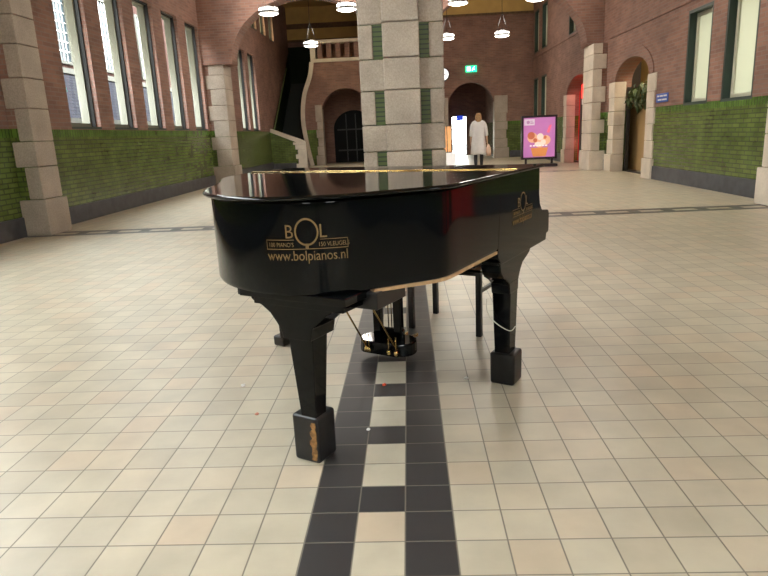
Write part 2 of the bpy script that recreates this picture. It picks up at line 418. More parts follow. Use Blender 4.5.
pier(PL['n'][0], -1, *PL['n'][1:], 'broad stone pier at the left edge, beside the first tall window')
pier(PL['f'][0], -1, *PL['f'][1:], 'slim distant stone pier on the left wall between two groups of windows')
pier(PR['n'][0], 1, *PR['n'][1:], 'stone pier cut off by the right edge of the picture')
pier(PR['f'][0], 1, *PR['f'][1:], 'pale stone pier on the right wall between the red doorway and the open arch')
CX, CH = -.045, .545
def pillar(yc, label):
    p = empty('stone_pillar', (CX, yc, 0)); d = .30
    obj('green_tile_core', boxes((-CH+.03, CH-.03, -d+.025, d-.025, 0, 3.14)), GREEN, p)
    bm = bmesh.new(); g = .004
    for i in range(len(ZJ)-1):
        z0, z1 = ZJ[i]+g, ZJ[i+1]-g
        if i == 0: box(bm, -CH-.05, CH+.05, -d-.05, d+.05, 0, z1); box(bm, -.29, .29, -d-.2, d+.2, 0, z1); continue
        box(bm, -.232, .232, -d-.15, d+.15, z0, z1)
        if i % 2 == 1:
            for s in (-1, 1): box(bm, *sorted((s*CH, s*(CH-.185))), -d, d, z0, z1)
        else:
            for s in (-1, 1): box(bm, *sorted((s*CH, s*.225)), -d, d, z0, z1)
    obj('granite_blocks', bm, STONE, p, bevel=.014)
    return tag(p, label, 'pillar')
pillar(8.80, 'big granite pillar with green tile insets standing right behind the piano')
pillar(17.55, 'farther granite pillar hidden behind the big one, carrying the brick arches')
def arcade(n, y0, y1, xl, xr):
    hs = []
    a = [(CX+CH, xr), (xl, CX-CH)]
    out = [(XL, 3.14)]
    pts = [(XL, ZC), (XL, 3.14)]
    for l, r in ((xl, CX-CH), (CX+CH, xr)):
        c, rr = (l+r)/2, (r-l)/2
        pts += [(c-rr*math.cos(math.pi*k/28), 3.14+1.57*math.sin(math.pi*k/28)) for k in range(29)]
    pts += [(XR, 3.14), (XR, ZC)]
    struct(slab('trim_%d' % n, pts, [], 'Y', y0, y1-y0, BRICK), 'brick arches spanning from the pillar to both walls', 'arch')
arcade(1, 8.5, 9.1, -4.98, 4.80)
arcade(2, 17.25, 17.85, -4.56, 4.68)

# ---- arch dressings
def jambs(axis, pos, a, b, zs, w, proud, mat, name, depth=.3, parent=None):
    bm = bmesh.new(); g = .004; zj = [0, .42, .78, 1.12, 1.45, 1.78, zs+.06]
    for s, e in ((-1, a), (1, b)):
        for i in range(6):
            ww = w+(.06 if i == 0 else (.0 if i % 2 else -.05))
            pr = proud+(.04 if i == 0 else 0)
            lo, hi = (e-ww, e+.035) if s < 0 else (e-.035, e+ww)
            if axis == 'X': box(bm, pos-pr, pos+depth, lo, hi, zj[i]+(g if i else 0), zj[i+1]-g)
            else: box(bm, lo, hi, pos-pr, pos+depth, zj[i]+(g if i else 0), zj[i+1]-g)
    return obj(name, bm, mat, parent, bevel=.01)
struct(jambs('X', XR, *D1[:3], .42, .03, STONE2, 'trim_3', .25), 'pale stone jambs of the open arch on the right', 'jamb')
struct(jambs('X', XR, *D2[:3], .36, .03, STONE2, 'trim_4', .25))
struct(jambs('Y', YF, A1[0], A1[1], 2.42, .50, .03, STONE, 'trim_5', .4), 'stone jambs of the far arch behind the woman', 'jamb')
struct(jambs('Y', YF, A2[0], A2[1], 2.38, .26, .03, STONE, 'trim_6', .4))
for k, (ax, ps, A) in enumerate((('X', XR, D1), ('X', XR, D2), ('Y', YF, A1), ('Y', YF, A2))):
    o = slab('trim_%d' % (20+k), ring(A[0]-.0, A[1]+.0, A[2]+.06, A[3]-.06 if k < 2 else A[3]-.06, .24), [], ax, ps-.02, .1, BRICK); o['kind'] = 'structure'

# ---- right arch interior: tan board, black frame, hanging greenery
DARKW = plain('shop_dark', (.05, .035, .025), .7); TANP = plain('tan_board', (.36, .23, .10), .6)
d1 = empty('door_1', (XR+.25, (D1[0]+D1[1])/2, 0)); d1['kind'] = 'structure'
obj('door_frame', boxes((.02, .1, .98, 1.07, 0, 2.0), (.02, .1, -1.07, 1.07, 0, .03), (.02, .1, -1.13, -1.09, 0, 2.0)), BLACKM, d1)
obj('board_panel', boxes((.30, .34, -1.6, 1.6, .02, 1.72)), TANP, d1)
obj('back_panel', boxes((.75, .8, -2.0, 2.6, .0, 3.0)), plain('ochre_board', (.55, .36, .12), .6), d1)
def foliage(name, pts, size, mat, parent=None, n=160):
    bm = bmesh.new(); rnd = random.Random(5)
    for i in range(n):
        c, r = pts[i % len(pts)]; c = Vector(c)
        d = Vector((rnd.gauss(0, 1), rnd.gauss(0, 1), rnd.gauss(0, 1))).normalized()*r*rnd.random()**.4
        q = c+d; L = size*rnd.uniform(.7, 1.3)
        M = Matrix.Translation(q) @ Matrix.Rotation(rnd.uniform(0, 6.28), 4, 'Z') @ Matrix.Rotation(rnd.uniform(-.2, 2.2), 4, 'Y')
        vs = [bm.verts.new(M @ Vector(p)) for p in ((0, 0, 0), (L*.35, L*.25, .01), (L, 0, -.02), (L*.35, -L*.25, .01))]
        bm.faces.new(vs)
    return obj(name, bm, mat, parent)
LEAF = plain('leaf', (.05, .075, .02), .6, noise=.4, nscale=4)
hp = foliage('hanging_plant', [((XR+.42, 14.6, 1.95), .26), ((XR+.42, 15.3, 1.85), .3), ((XR+.42, 15.8, 1.75), .28), ((XR+.42, 14.3, 1.8), .2)], .16, LEAF, n=420)
tag(hp, 'dark green plant hanging in the open arch on the right', 'plant')
struct(obj('wall_shop', boxes((XR+.37, 7.6, 13.3, 13.4, 0, 3.2), (XR+.37, 7.6, 17.3, 17.4, 0, 3.2), (7.5, 7.6, 13.4, 17.3, 0, 3.2), (XR+.37, 7.6, 13.3, 17.4, 3.2, 3.3)), DARKW))
# ---- red shop behind the second arch
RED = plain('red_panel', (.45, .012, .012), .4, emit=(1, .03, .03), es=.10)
REDL = plain('red_sign_light', (.9, .02, .02), .4, emit=(1, .03, .02), es=2.2)
d2 = empty('door_2', (XR+.25, (D2[0]+D2[1])/2, 0)); d2['kind'] = 'structure'
obj('door_frame', boxes((.0, .12, .55, .75, .02, 2.3), (.02, .1, -1.3, 1.3, .02, .06)), BLACKM, d2)
obj('red_panel', boxes((.02, .08, -1.32, .55, 1.0, 2.0)), RED, d2)
obj('white_panel', boxes((.02, .08, -1.32, .30, .06, .98)), WHITE, d2)
sg = obj('lit_red_sign', boxes((-.02, .02, -.60, .42, 1.95, 2.35)), REDL); sg.location = (XR+.22, 19.55, 0)
tag(sg, 'glowing red shop sign inside the farther right doorway', 'sign')
sg = obj('white_sign', boxes((-.02, .02, -.3, .36, 1.76, 1.92)), WHITE); sg.location = (XR+.22, 19.55, 0)
tag(sg, 'small white sign below the glowing red sign in the doorway', 'sign')
struct(obj('wall_red_shop', boxes((XR+.37, 7.6, 17.7, 17.8, 0, 3.2), (XR+.37, 7.6, 21.7, 21.8, 0, 3.2), (7.5, 7.6, 17.8, 21.7, 0, 3.2), (XR+.37, 7.6, 17.7, 21.8, 3.2, 3.3)), RED))

for x, y, c, e in ((XR+1.0, 15.0, (1, .85, .6), 60), (XR+1.2, 19.5, (1, .25, .2), 40)):  # unseen point lights added to brighten the two shop interiors
    ld = bpy.data.lights.new('shop_fill', 'POINT'); ld.energy = e; ld.color = c; ld.shadow_soft_size = .15
    lo = bpy.data.objects.new('shop_fill', ld); lo.location = (x-.45, y, 2.9); link(lo)
# ---- passage behind the far right arch, ending in a bright glass door
struct(obj('wall_passage', boxes((1.2, 1.45, YF+.5, 31.5, 0, 3.4), (3.75, 4.0, YF+.5, 31.5, 0, 3.4), (1.45, 3.75, YF+.5, 31.5, 3.3, 3.4)), WALL))
struct(slab('wall_passage_end', rect(1.45, 3.75, 0, 3.3), [rect(2.12, 2.86, -.01, 1.86)], 'Y', 31.0, .2, BRICK))
d3 = empty('door_3', (2.49, 31.0, 0)); d3['kind'] = 'structure'
slab('door_frame', rect(-.37, .37, 0, 1.86), [rect(-.33, .33, .05, 1.80)], 'Y', .05, .06, BLACKM, d3)
obj('glass_pane', boxes((-.33, .33, .07, .078, .05, 1.80)), GLASS, d3)
struct(obj('door_leaf', boxes((1.47, 1.60, 27.2, 30.6, 0, 2.1)), BLACKM)).name = 'door_4'
bs = obj('blue_hanging_sign', boxes((2.30, 2.62, 30.2, 30.24, 1.62, 1.84)), plain('sign_blue', (.01, .03, .35), .4, emit=(.02, .06, .6), es=.5), bevel=.004)
tag(bs, 'small dark blue sign hanging at the bright door in the far passage', 'sign')
# ---- passage behind the left arch with a dark arched door
struct(obj('wall_porch', boxes((-4.0, -3.75, YF+.5, 30.3, 0, 3.4), (-1.2, -1.0, YF+.5, 30.3, 0, 3.4), (-3.75, -1.2, YF+.5, 30.3, 3.3, 3.4)), WALL))
d5 = empty('door_5', (-2.35, 28.6, 0)); d5['kind'] = 'structure'
slab('door_wall', rect(-1.4, 1.15, 0, 3.3), [arch(-.92, .9, -.01, 1.45, .80)], 'Y', 0, .15, BRICK, d5)
DG = plain('dark_door', (.006, .007, .008), .5, spec=.1)
slab('door_leaf', arch(-.92, .9, .0, 1.45, .80), [], 'Y', .1, .04, DG, d5)
bm = bmesh.new()
for x in (-.36, .06, .48): box(bm, x-.02, x+.02, .06, .1, 0, 2.1)
box(bm, -.76, .88, .06, .1, 1.4, 1.46); box(bm, -.76, .88, .06, .1, .5, .56)
obj('door_mullions', bm, plain('door_bar', (.03, .033, .035), .4), d5)

# ---- balcony
bal = empty('balcony', (-2.3, YF, 4.1))
obj('floor_slab', boxes((-1.38, 1.4, .52, 3.7, -.22, -.02)), BRICK, bal)
obj('coping', boxes((-1.40, 1.4, -.05, .3, .70, .84)), STONE2, bal, bevel=.015)
obj('base_moulding', boxes((-1.50, 1.4, -.06, .3, -.02, .12)), STONE2, bal, bevel=.015)
bm = bmesh.new(); x = -1.22
cnt = 0
while x < 1.3:
    bb = bmesh.new(); box(bb, x, x+.20, .02, .22, .12, .70); obj('baluster', bb, BRICK, bal, bevel=.008); x += .37
bm.free()
obj('end_post', boxes((-1.50, -1.30, -.06, .3, .12, .86)), STONE2, bal, bevel=.015)
tag(bal, 'brick and stone balustrade of the balcony above the far left arch', 'balcony')
# S-shaped stone string of the stair
st = empty('staircase', (-4.7, YF, 0))
pts = [Vector((p.x+4.7, p.y)) for p in scurve]
def ribbon(pts, w, y0, y1, name, mat, parent):
    bm = bmesh.new(); P = []
    n = len(pts)
    for i, p in enumerate(pts):
        t = (pts[min(i+1, n-1)]-pts[max(i-1, 0)]).normalized(); nn = Vector((-t.y, t.x))
        P.append((p+nn*w*.3, p-nn*w*.7))
    poly = [a for a, b in P]+[b for a, b in reversed(P)]
    prism(bm, poly, lambda q, y: (q[0], y, q[1]), y0, y1)
    return obj(name, bm, mat, parent, bevel=.01)
ribbon(pts, .17, -.08, .5, 'stone_string', STONE2, st)
bm = bmesh.new()
for k in range(20): box(bm, -.64, .40 if k < 9 else .70, -1.2+k*.25, -1.2+(k+1)*.25+.03, max(0, k*.18-.4), (k+1)*.18)
obj('steps', bm, plain('dark_steps', (.018, .022, .02), .6, spec=.2), st)
bm = bmesh.new(); tube(bm, [(-.58, -1.55, 1.1), (-.58, -1.25, 1.45), (-.58, 2.6, 4.2)], .03); obj('handrail', bm, plain('green_rail', (.10, .14, .05), .4), st)
SG = plain('stair_green_wall', (.008, .014, .008), .6, spec=.1)
slab('side_lining', [(-1.45, 0), (3.6, 0), (3.6, 4.9), (2.6, 4.1), (-1.25, 1.40), (-1.45, 1.2)], [], 'X', -.647, .03, SG, st)
obj('landing_dark_panel', boxes((-.64, .9, 3.70, 3.76, 3.3, 5.2)), SG, st)  # dark panel whose colour stands in for the unlit doorway on the landing
tag(st, 'dark staircase rising at the far left, edged by a curved stone string', 'staircase')
struct(obj('trim_15', boxes((-3.78, -3.72, YF+.5, 30.3, 3.5, 4.4)), DARKW))
# low tiled wall in front of the stair with sloping stone coping
lw = empty('stair_parapet', (-4.65, 25.0, 0))
bm = bmesh.new(); prism(bm, [(-.70, .0), (.30, 0), (.30, 1.02), (-.70, 1.42)], lambda q, y: (q[0], y, q[1]), 0, .22)
obj('tiled_panel', bm, WALL, lw)
bm = bmesh.new()
prism(bm, [(-.70, 1.42), (.30, 1.0), (.66, .90), (.66, 1.02), (.48, 1.10), (-.70, 1.56)], lambda q, y: (q[0], y, q[1]), -.04, .26)
obj('sloping_coping', bm, STONE2, lw, bevel=.01)
bm = bmesh.new()
for i, z in enumerate((0, .18, .36, .54, .72)): box(bm, .34 if i % 2 else .24, .68, -.02, .24, z+.003, z+.177)
box(bm, .16, .68, -.02, .24, .903, 1.0)
obj('end_blocks', bm, STONE2, lw, bevel=.006)
obj('slate_base', boxes((-.70, .24, -.03, 0, 0, .22)), SLATE, lw)
tag(lw, 'low green tiled parapet with sloping stone coping at the foot of the stairs', 'parapet')

# ---- signs and clock
ex = empty('exit_sign', (2.64, YF-.03, 3.54))
EG = plain('exit_green', (.0, .25, .10), .4, emit=(.0, .85, .35), es=1.3); EW = plain('exit_white', (.9, .9, .9), .4, emit=(.9, 1, .9), es=1.5)
obj('sign_box', boxes((-.22, .22, -.06, 0, -.12, .12)), EG, ex, bevel=.005)
bm = bmesh.new()
box(bm, -.17, -.03, -.065, -.06, -.08, .08)           # door
prism(bm, [(.02, -.08), (.05, -.08), (.09, -.02), (.13, -.05), (.15, -.03), (.10, .02), (.12, .05), (.08, .05), (.05, .01)], lambda q, y: (q[0], y, q[1]), -.065, -.06)
lathe(bm, [(.018, 0), (.018, .005)], (0, 0, 0), 10)
for v in bm.verts[-20:]: v.co = Vector((v.co.x+.12, -.065+v.co.z, .075+v.co.y))
obj('running_figure', bm, EW, ex)
tag(ex, 'small green emergency exit sign above the far arch', 'exit sign')
ck = empty('wall_clock', (1.50, YF-.02, 3.38))
bm = bmesh.new(); lathe(bm, [(.27, 0), (.27, .06), (.25, .07)], seg=36)
for v in bm.verts: v.co = Vector((v.co.x, -v.co.z, v.co.y))
obj('clock_case', bm, BLACKM, ck)
bm = bmesh.new(); lathe(bm, [(.235, .071), (.235, .074)], seg=36)
for v in bm.verts: v.co = Vector((v.co.x, -v.co.z, v.co.y))
obj('clock_face', bm, plain('clock_white', (.8, .8, .8), .4, emit=(1, 1, 1), es=.5), ck)
obj('clock_hands', boxes((-.008, .008, -.08, -.076, -.02, .17), (-.02, .12, -.08, -.076, -.01, .01)), BLACKM, ck)
tag(ck, 'round white wall clock half hidden behind the big pillar', 'clock')
b = empty('blue_wall_sign', (XR-.01, 13.17, 1.62))
obj('sign_plate', boxes((-.012, .0, -.29, .29, -.085, .085)), plain('enamel_blue', (.012, .08, .42), .35), b, bevel=.004)
bm = bmesh.new()
for z0, ys in ((.022, ((-.24, -.08), (-.05, .1), (.13, .24))), (-.05, ((-.24, -.02), (.01, .2)))):
    for ya, yb in ys: box(bm, -.015, -.012, ya, yb, z0, z0+.03)
obj('white_marks', bm, WHITE, b)
tag(b, 'small blue enamel sign with white lines on the right brick wall', 'sign')

# ---- advertising poster display
ps = empty('poster_display', (3.95, 19.5, 0))
FRM = plain('display_frame', (.02, .012, .02), .3)
slab('frame', rect(-.53, .53, .22, 1.50), [rect(-.47, .47, .28, 1.44)], 'Y', -.04, .1, FRM, ps)
def poster_mat():
    m, n, l, b = nt('poster_purple')
    g = n.new('ShaderNodeTexCoord'); nz = n.new('ShaderNodeTexNoise'); nz.inputs['Scale'].default_value = 2; l.new(g.outputs['Object'], nz.inputs['Vector'])
    c = mixc(n, l, nz.outputs['Fac'], (.38, .12, .38), (.50, .20, .42))
    l.new(c, b.inputs['Base Color']); l.new(c, b.inputs['Emission Color']); b.inputs['Emission Strength'].default_value = .35; b.inputs['Roughness'].default_value = .3
    return m
obj('poster_sheet', boxes((-.47, .47, -.02, .04, .28, 1.44)), poster_mat(), ps)
def flatdisc(name, items, mat, y):
    bm = bmesh.new()
    for pl in items: prism(bm, pl, lambda q, t: (q[0], t, q[1]), y, y-.003)
    return obj(name, bm, mat, ps)
def circ(x, z, r, rz=None, n=20): return [(x+r*math.cos(2*math.pi*k/n), z+(rz or r)*math.sin(2*math.pi*k/n)) for k in range(n)]
E_ = lambda nm, c, s=.3: plain(nm, c, .4, emit=c, es=s)
flatdisc('printed_cup', [[(-.25, .56), (.27, .56), (.20, .30), (-.18, .30)]], E_('cup_orange', (.62, .24, .07)), -.021)
flatdisc('printed_scoops', [circ(-.2, .86, .15), circ(.20, .78, .14), circ(.02, .72, .16)], E_('scoop_peach', (.72, .42, .26)), -.022)
ckm = E_('cookie', (.50, .14, .07))
for _c in (circ(-.24, .92, .11), circ(-.12, .78, .06), circ(.17, .86, .05)): flatdisc('printed_cookie', [_c], ckm, -.026)
flatdisc('printed_cream', [circ(.03, .88, .10), circ(.12, .72, .08), circ(-.02, .66, .12, .07)], E_('cream_white', (.78, .66, .58)), -.030)
flatdisc('printed_straw', [[(.22, 1.0), (.30, .98), (.37, 1.22), (.29, 1.2)]], E_('straw_pink', (.75, .15, .25)), -.024)
flatdisc('printed_caption', [[(-.28, .60), (-.22, .60), (-.22, .64), (-.28, .64)]]+[[(-.19+.09*k, .60), (-.12+.09*k, .60), (-.12+.09*k, .64), (-.19+.09*k, .64)] for k in range(5)], E_('caption_white', (.85, .8, .8)), -.034)
flatdisc('printed_logo', [rect(-.45, -.14, 1.22, 1.40)], E_('logo_grey', (.60, .50, .60)), -.022)
flatdisc('printed_logo_mark', [circ(-.33, 1.31, .05), rect(-.27, -.17, 1.27, 1.30), rect(-.27, -.2, 1.33, 1.35)], E_('logo_mark', (.40, .2, .38)), -.026)
for _x in (-.39, .39): obj('post', boxes((_x-.03, _x+.03, -.02, .03, .08, .22)), FRM, ps)
obj('foot', boxes((-.50, .52, -.25, .25, 0, .08)), FRM, ps, bevel=.02)
tag(ps, 'framed purple advertising poster showing an ice cream cup on a black stand', 'poster display')

# ---- small shop display beside the passage
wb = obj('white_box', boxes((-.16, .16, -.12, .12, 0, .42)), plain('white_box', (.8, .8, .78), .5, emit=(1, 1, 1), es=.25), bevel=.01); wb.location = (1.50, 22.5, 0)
tag(wb, 'white box on the floor just right of the big pillar', 'box')
og = empty('banner', (1.40, 22.9, 0)); 
bm = bmesh.new(); tube(bm, [(0, 0, 0), (0, 0, 1.35)], .02); lathe(bm, [(.16, 0), (.16, .02)]); obj('pole', bm, BLACKM, og)
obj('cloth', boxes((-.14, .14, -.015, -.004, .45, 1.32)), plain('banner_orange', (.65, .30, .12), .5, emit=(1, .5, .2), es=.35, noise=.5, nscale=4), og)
tag(og, 'narrow orange banner beside the far passage, partly behind the big pillar', 'banner')

# ---- hanging lamps
LAMP = plain('lamp_diffuser', (1, .97, .9), .4, emit=(1, .95, .82), es=5)
LBODY = plain('lamp_body', (.25, .25, .25), .35, .8)
def lamp_thing():
    t = empty('pendant_lamp')
    bm = bmesh.new(); lathe(bm, [(.20, .0), (.245, .0), (.25, .03), (.25, .06), (.21, .065)], seg=32); obj('lower_ring', bm, LBODY, t, smooth='auto')
    bm = bmesh.new(); lathe(bm, [(.05, -.035), (.16, -.03), (.235, -.002), (.235, .0)], seg=32); obj('diffuser', bm, LAMP, t, smooth=True)
    bm = bmesh.new(); lathe(bm, [(.23, .066), (.235, .09), (.23, .115)], seg=32); obj('light_band', bm, LAMP, t, smooth=True)
    bm = bmesh.new(); lathe(bm, [(.24, .115), (.24, .14), (.10, .17), (.03, .18)], seg=32); obj('top_cap', bm, LBODY, t, smooth='auto')
    bm = bmesh.new()
    for k in range(3):
        a = 2*math.pi*k/3+.4; tube(bm, [(.22*math.cos(a), .22*math.sin(a), .12), (0, 0, .75)], .004, 5)
    tube(bm, [(0, 0, .75), (0, 0, 2.75)], .009, 6); obj('suspension_cable', bm, BLACKM, t)
    return t
def copy_tree(o):
    c = o.copy(); COL.objects.link(c)
    for ch in list(o.children):
        d = ch.copy(); COL.objects.link(d); d.parent = c
    return c
proto = None
lamps = [((3.25, 22.3), 'farther hanging lamp to the right of the green exit sign'), ((1.43, 22.3), 'hanging lamp just right of the big pillar, above the clock'),
         ((-3.14, 22.3), 'lowest-looking hanging lamp in front of the far left balcony'), ((-3.3, 16.4), 'hanging lamp at the top left, close to the brick arch'),
         ((-1.38, 16.4), 'hanging lamp immediately left of the big pillar at the top edge'), ((1.33, 16.4), 'hanging lamp at the top edge just right of the big pillar'),
         ((3.20, 16.4), 'hanging lamp cut by the top edge, farthest to the right')]
lamps += [((x, 10.6), 'unseen pendant lamp added above the picture to brighten the right wall') for x in (1.33, 3.2)]  # extra pair out of view, added to brighten the right wall
for (x, y), lab in lamps:
    if proto is None: t = proto = lamp_thing()
    else: t = copy_tree(proto)
    t.location = (x, y, 4.15); tag(t, lab, 'lamp', 'pendant lamps in the far bays')
    for kind, dz, e in (('SPOT', -.07, 95), ('POINT', .42, 40)):
        ld = bpy.data.lights.new('lamp_light', kind); ld.energy = e; ld.color = (1, .94, .84); ld.shadow_soft_size = .18
        if kind == 'SPOT': ld.spot_size = R(168); ld.spot_blend = 1
        lo = bpy.data.objects.new('lamp_light', ld); lo.location = (x, y, 4.15+dz); link(lo)
struct(obj('trim_16', boxes((-.9, -.7, YF+.5, 30.6, 4.0, ZC))  , BRICK))

# ------------------------------------------------------------------ the grand piano
PZ = R(-28)
pn = empty('grand_piano', (-.508, 2.537, 0), PZ)
def outline(off=0):
    ctl = [(.74, .66), (.74, .38), (.74, .14), (.74, .0), (.731, -.06), (.704, -.115), (.655, -.185), (.60, -.265), (.53, -.365), (.41, -.445), (.27, -.475), (.10, -.44), (-.05, -.35), (-.17, -.22), (-.28, -.07),
           (-.39, .07), (-.50, .19), (-.60, .31), (-.675, .44), (-.72, .57), (-.74, .72)]
    P = [(p.x, p.y) for p in spline(ctl, 8)]
    out = []
    for i, p in enumerate(P):
        a = Vector(P[max(i-1, 0)]); b = Vector(P[min(i+1, len(P)-1)]); t = (b-a).normalized(); n = Vector((-t.y, t.x))   # points away from the case
        q = Vector(p)-n*off if False else Vector(p)+n*(-off)
        out.append((q.x, q.y))
    return out
ol = outline(0)
# which way is outwards
def offs(o):
    P = outline(0); c = Vector((.1, .3)); out = []
    for i, p in enumerate(P):
        a = Vector(P[max(i-1, 0)]); b = Vector(P[min(i+1, len(P)-1)]); t = (b-a).normalized(); n = Vector((t.y, -t.x))
        out.append(Vector(p)+n*-o if False else Vector(p)+n*o*OUT)
    return out
_a, _b = Vector(ol[20]), Vector(ol[21]); _t = (_b-_a).normalized(); OUT = 1 if Vector((_t.y, -_t.x)).dot(_a-Vector((.1, .3))) > 0 else -1
zf = lambda q, z: (q[0], q[1], z)
# case: bent rim with rounded lower and upper edge
def rim_loft(levels, front, name, mat, bevel=0):
    bm = bmesh.new(); rings = []
    for o, z in levels:
        P = [(p.x, p.y) for p in offs(o)]; P = [(.74+o, front)]+P+[(-.74-o, front)]
        rings.append([bm.verts.new((x, y, z)) for x, y in P])
    n = len(rings[0])
    for i in range(len(rings)-1):
        for k in range(n): bm.faces.new((rings[i][k], rings[i][(k+1) % n], rings[i+1][(k+1) % n], rings[i+1][k]))
    bm.faces.new(rings[0][::-1]); bm.faces.new(rings[-1])
    o = obj(name, bm, mat, pn, smooth='auto', bevel=bevel)
    for p in o.data.polygons:
        if len(p.vertices) > 6: p.use_smooth = False
    return o
case = rim_loft([(-.012, .668), (-.004, .671), (0, .68), (0, .684), (0, .966), (0, .970), (-.004, .975), (-.012, .977)], 1.03, 'case', BLACK)
bm = bmesh.new(); _P = [p for p in offs(-.002) if p.x > .58]; _Q = [p for p in offs(-.03) if p.x > .555][:len(_P)]
_P = [Vector((.738, .46))]+_P; _Q = [Vector((.71, .46))]+_Q
prism(bm, [(p.x, p.y) for p in _P]+[(p.x, p.y) for p in reversed(_Q)], zf, .657, .6685); obj('bottom_strip', bm, TANW, pn)
lid = rim_loft([(.016, .978), (.023, .979), (.027, .982), (.028, .986), (.025, .991), (.018, .9935)], .655, 'lid', BLACK)
# the front flap of the lid and the long brass hinge
obj('lid_flap', boxes((-.766, .766, .665, 1.05, .979, .9935)), BLACK, pn, bevel=.008, seg=3)
bm = bmesh.new(); tube(bm, [(-.755, .66, .9945), (.755, .66, .9945)], .0042, 8); obj('lid_hinge', bm, BRASS, pn, smooth=True)
# cheeks (arms) beside the keyboard
prof = [(.46, .672), (.46, .640), (.49, .612), (.50, .60), (1.17, .60), (1.18, .632), (1.215, .636), (1.222, .66), (1.222, .735), (1.21, .752), (1.10, .765), (1.062, .80), (1.048, .85), (1.046, .977), (.50, .977)]
for s in (1, -1):
    bm = bmesh.new(); prism(bm, prof, lambda q, x: (x, q[0], q[1]), s*.7405, s*.665)
    obj('keyboard_arm', bm, BLACK, pn, bevel=.005)
obj('key_bed', boxes((-.665, .665, .50, 1.19, .61, .68)), BLACKM, pn, bevel=.004)
obj('key_slip', boxes((-.665, .665, 1.18, 1.20, .64, .735)), BLACK, pn, bevel=.004)
obj('fallboard', boxes((-.665, .665, 1.02, 1.04, .73, .96)), BLACK, pn, bevel=.004)
kb = obj('white_keys', boxes(*[(-.61+k*.0235, -.61+k*.0235+.0225, 1.04, 1.18, .70, .735) for k in range(52)]), WHITE, pn)
bkx = [-.61+.0235*(k+1) for k in range(51) if (k+5) % 7 not in (2, 6)]
obj('black_keys', boxes(*[(x-.005, x+.005, 1.04, 1.13, .735, .747) for x in bkx]), BLACKM, pn)
# belly beams below the soundboard
bm = bmesh.new()
box(bm, -.02, .60, -.30, -.10, .60, .66); box(bm, -.55, .66, .40, .52, .60, .66)
def beam(bm, a, b, w, z0, z1):
    a, b = Vector(a), Vector(b); t = (b-a).normalized(); n = Vector((-t.y, t.x))*w/2
    prism(bm, [a-n, b-n, b+n, a+n], lambda q, z: (q[0], q[1], z), z0, z1)
beam(bm, (.36, -.2), (-.3, .45), .07, .60, .66); beam(bm, (.40, -.2), (.58, .45), .07, .60, .66); beam(bm, (.38, -.2), (.12, .45), .07, .60, .66)
obj('under_braces', bm, BLACKM, pn, bevel=.004)
# leg blocks and legs
def leg(cx, cy, blocks, brk, ztop, zlow, h1, h0, boot, worn=False, dx=0, side=None):
    """blocks: stacked plates; brk: bracket profile; shaft tapering to the boot"""
    bm = bmesh.new()
    for b in blocks: box(bm, *b)
    prism(bm, brk[0], brk[1], brk[2], brk[3])
    taper(bm, (cx, cy, zlow), h0, (cx+dx, cy, ztop), h1)
    l = obj('leg', bm, BLACK, pn, bevel=.006)
    bm = bmesh.new()
    x, y, w, h = boot
    taper(bm, (x, y, .001), (w*.98, w*.98), (x, y, h), (w, w))
    b = obj('protective_boot', bm, BLACKR, l, bevel=.012, seg=3)
    b['label'] = 'scuffed black rubber boot'
    if worn:
        bm = bmesh.new(); rnd = random.Random(3); pts = []
        zz = [.015+.0125*k for k in range(13)]
        L_ = [(x+w*.98-.030+rnd.uniform(-.008, .008), z) for z in zz]
        Rr = [(x+w*.98-.009+rnd.uniform(-.002, .004), z) for z in reversed(zz)]
        prism(bm, L_+Rr, lambda q, y_: (q[0], y_, q[1]), y-w-.001, y-w+.004)
        o = obj('worn_patch', bm, plain('worn_leather', (.22, .11, .035), .7, noise=.6, nscale=60), b)
    return l
# tail leg
brk = [(.150, .635), (.165, .622), (.20, .610), (.235, .586), (.262, .552), (.276, .53), (.285, .50), (.40, .50), (.41, .545), (.445, .575), (.475, .600), (.52, .628), (.56, .635)]
leg(.316, -.318, [(.115, .56, -.43, -.16, .640, .668), (.17, .545, -.42, -.17, .615, .641)],
    (brk, lambda q, y: (q[0], y, q[1]), -.415, -.275), .56, .15, (.058, .048), (.031, .031), (.298, -.298, .0585, .185), worn=True)
# front legs with side brackets flush with the case
for s in (1, -1):
    bk = [(.47, .62), (.49, .60), (.50, .565), (.53, .535), (.575, .515), (.61, .49), (.62, .44), (.735, .44), (.74, .49), (.765, .525), (.80, .555), (.86, .572), (.90, .585), (.935, .62)]
    leg(s*.695 if s > 0 else -.605, .678, [(s*.685-.055, s*.685+.055, .50, .92, .60, .66)], (bk, lambda q, x: (x, q[0], q[1]), s*.7395, s*.650), .50, .05, (.045, .055), (.034, .040), (.70, .68, .060, .155) if s > 0 else (-.655, .68, .040, .062), dx=0)
# pedal lyre
ly = obj('pedal_lyre', boxes((-.075, .095, .775, .80, .10, .15), (-.080, -.035, .76, .80, .10, .62), (.045, .09, .76, .80, .10, .62)), BLACK, pn, bevel=.004)
bm = bmesh.new()
pr = [(-.13, .70), (.10, .70)] + [(.10+.085*math.sin(math.pi*k/10), .785-.085*math.cos(math.pi*k/10)) for k in range(11)] + [(.10, .87), (-.13, .87)] + [(-.13-.085*math.sin(math.pi*k/10), .785+.085*math.cos(math.pi*k/10)) for k in range(1, 10)]
prism(bm, [(x*.80+.03, y-.035) for x, y in pr], zf, .035, .105); obj('pedal_box', bm, BLACK, ly, bevel=.006)
for x in (-.06, .005, .07):
    bm = bmesh.new(); prism(bm, [(x-.009, .86), (x+.009, .86), (x+.014, .97), (x, 1.0), (x-.014, .97)], zf, .055, .065); obj('pedal', bm, BRASS, ly, bevel=.003)
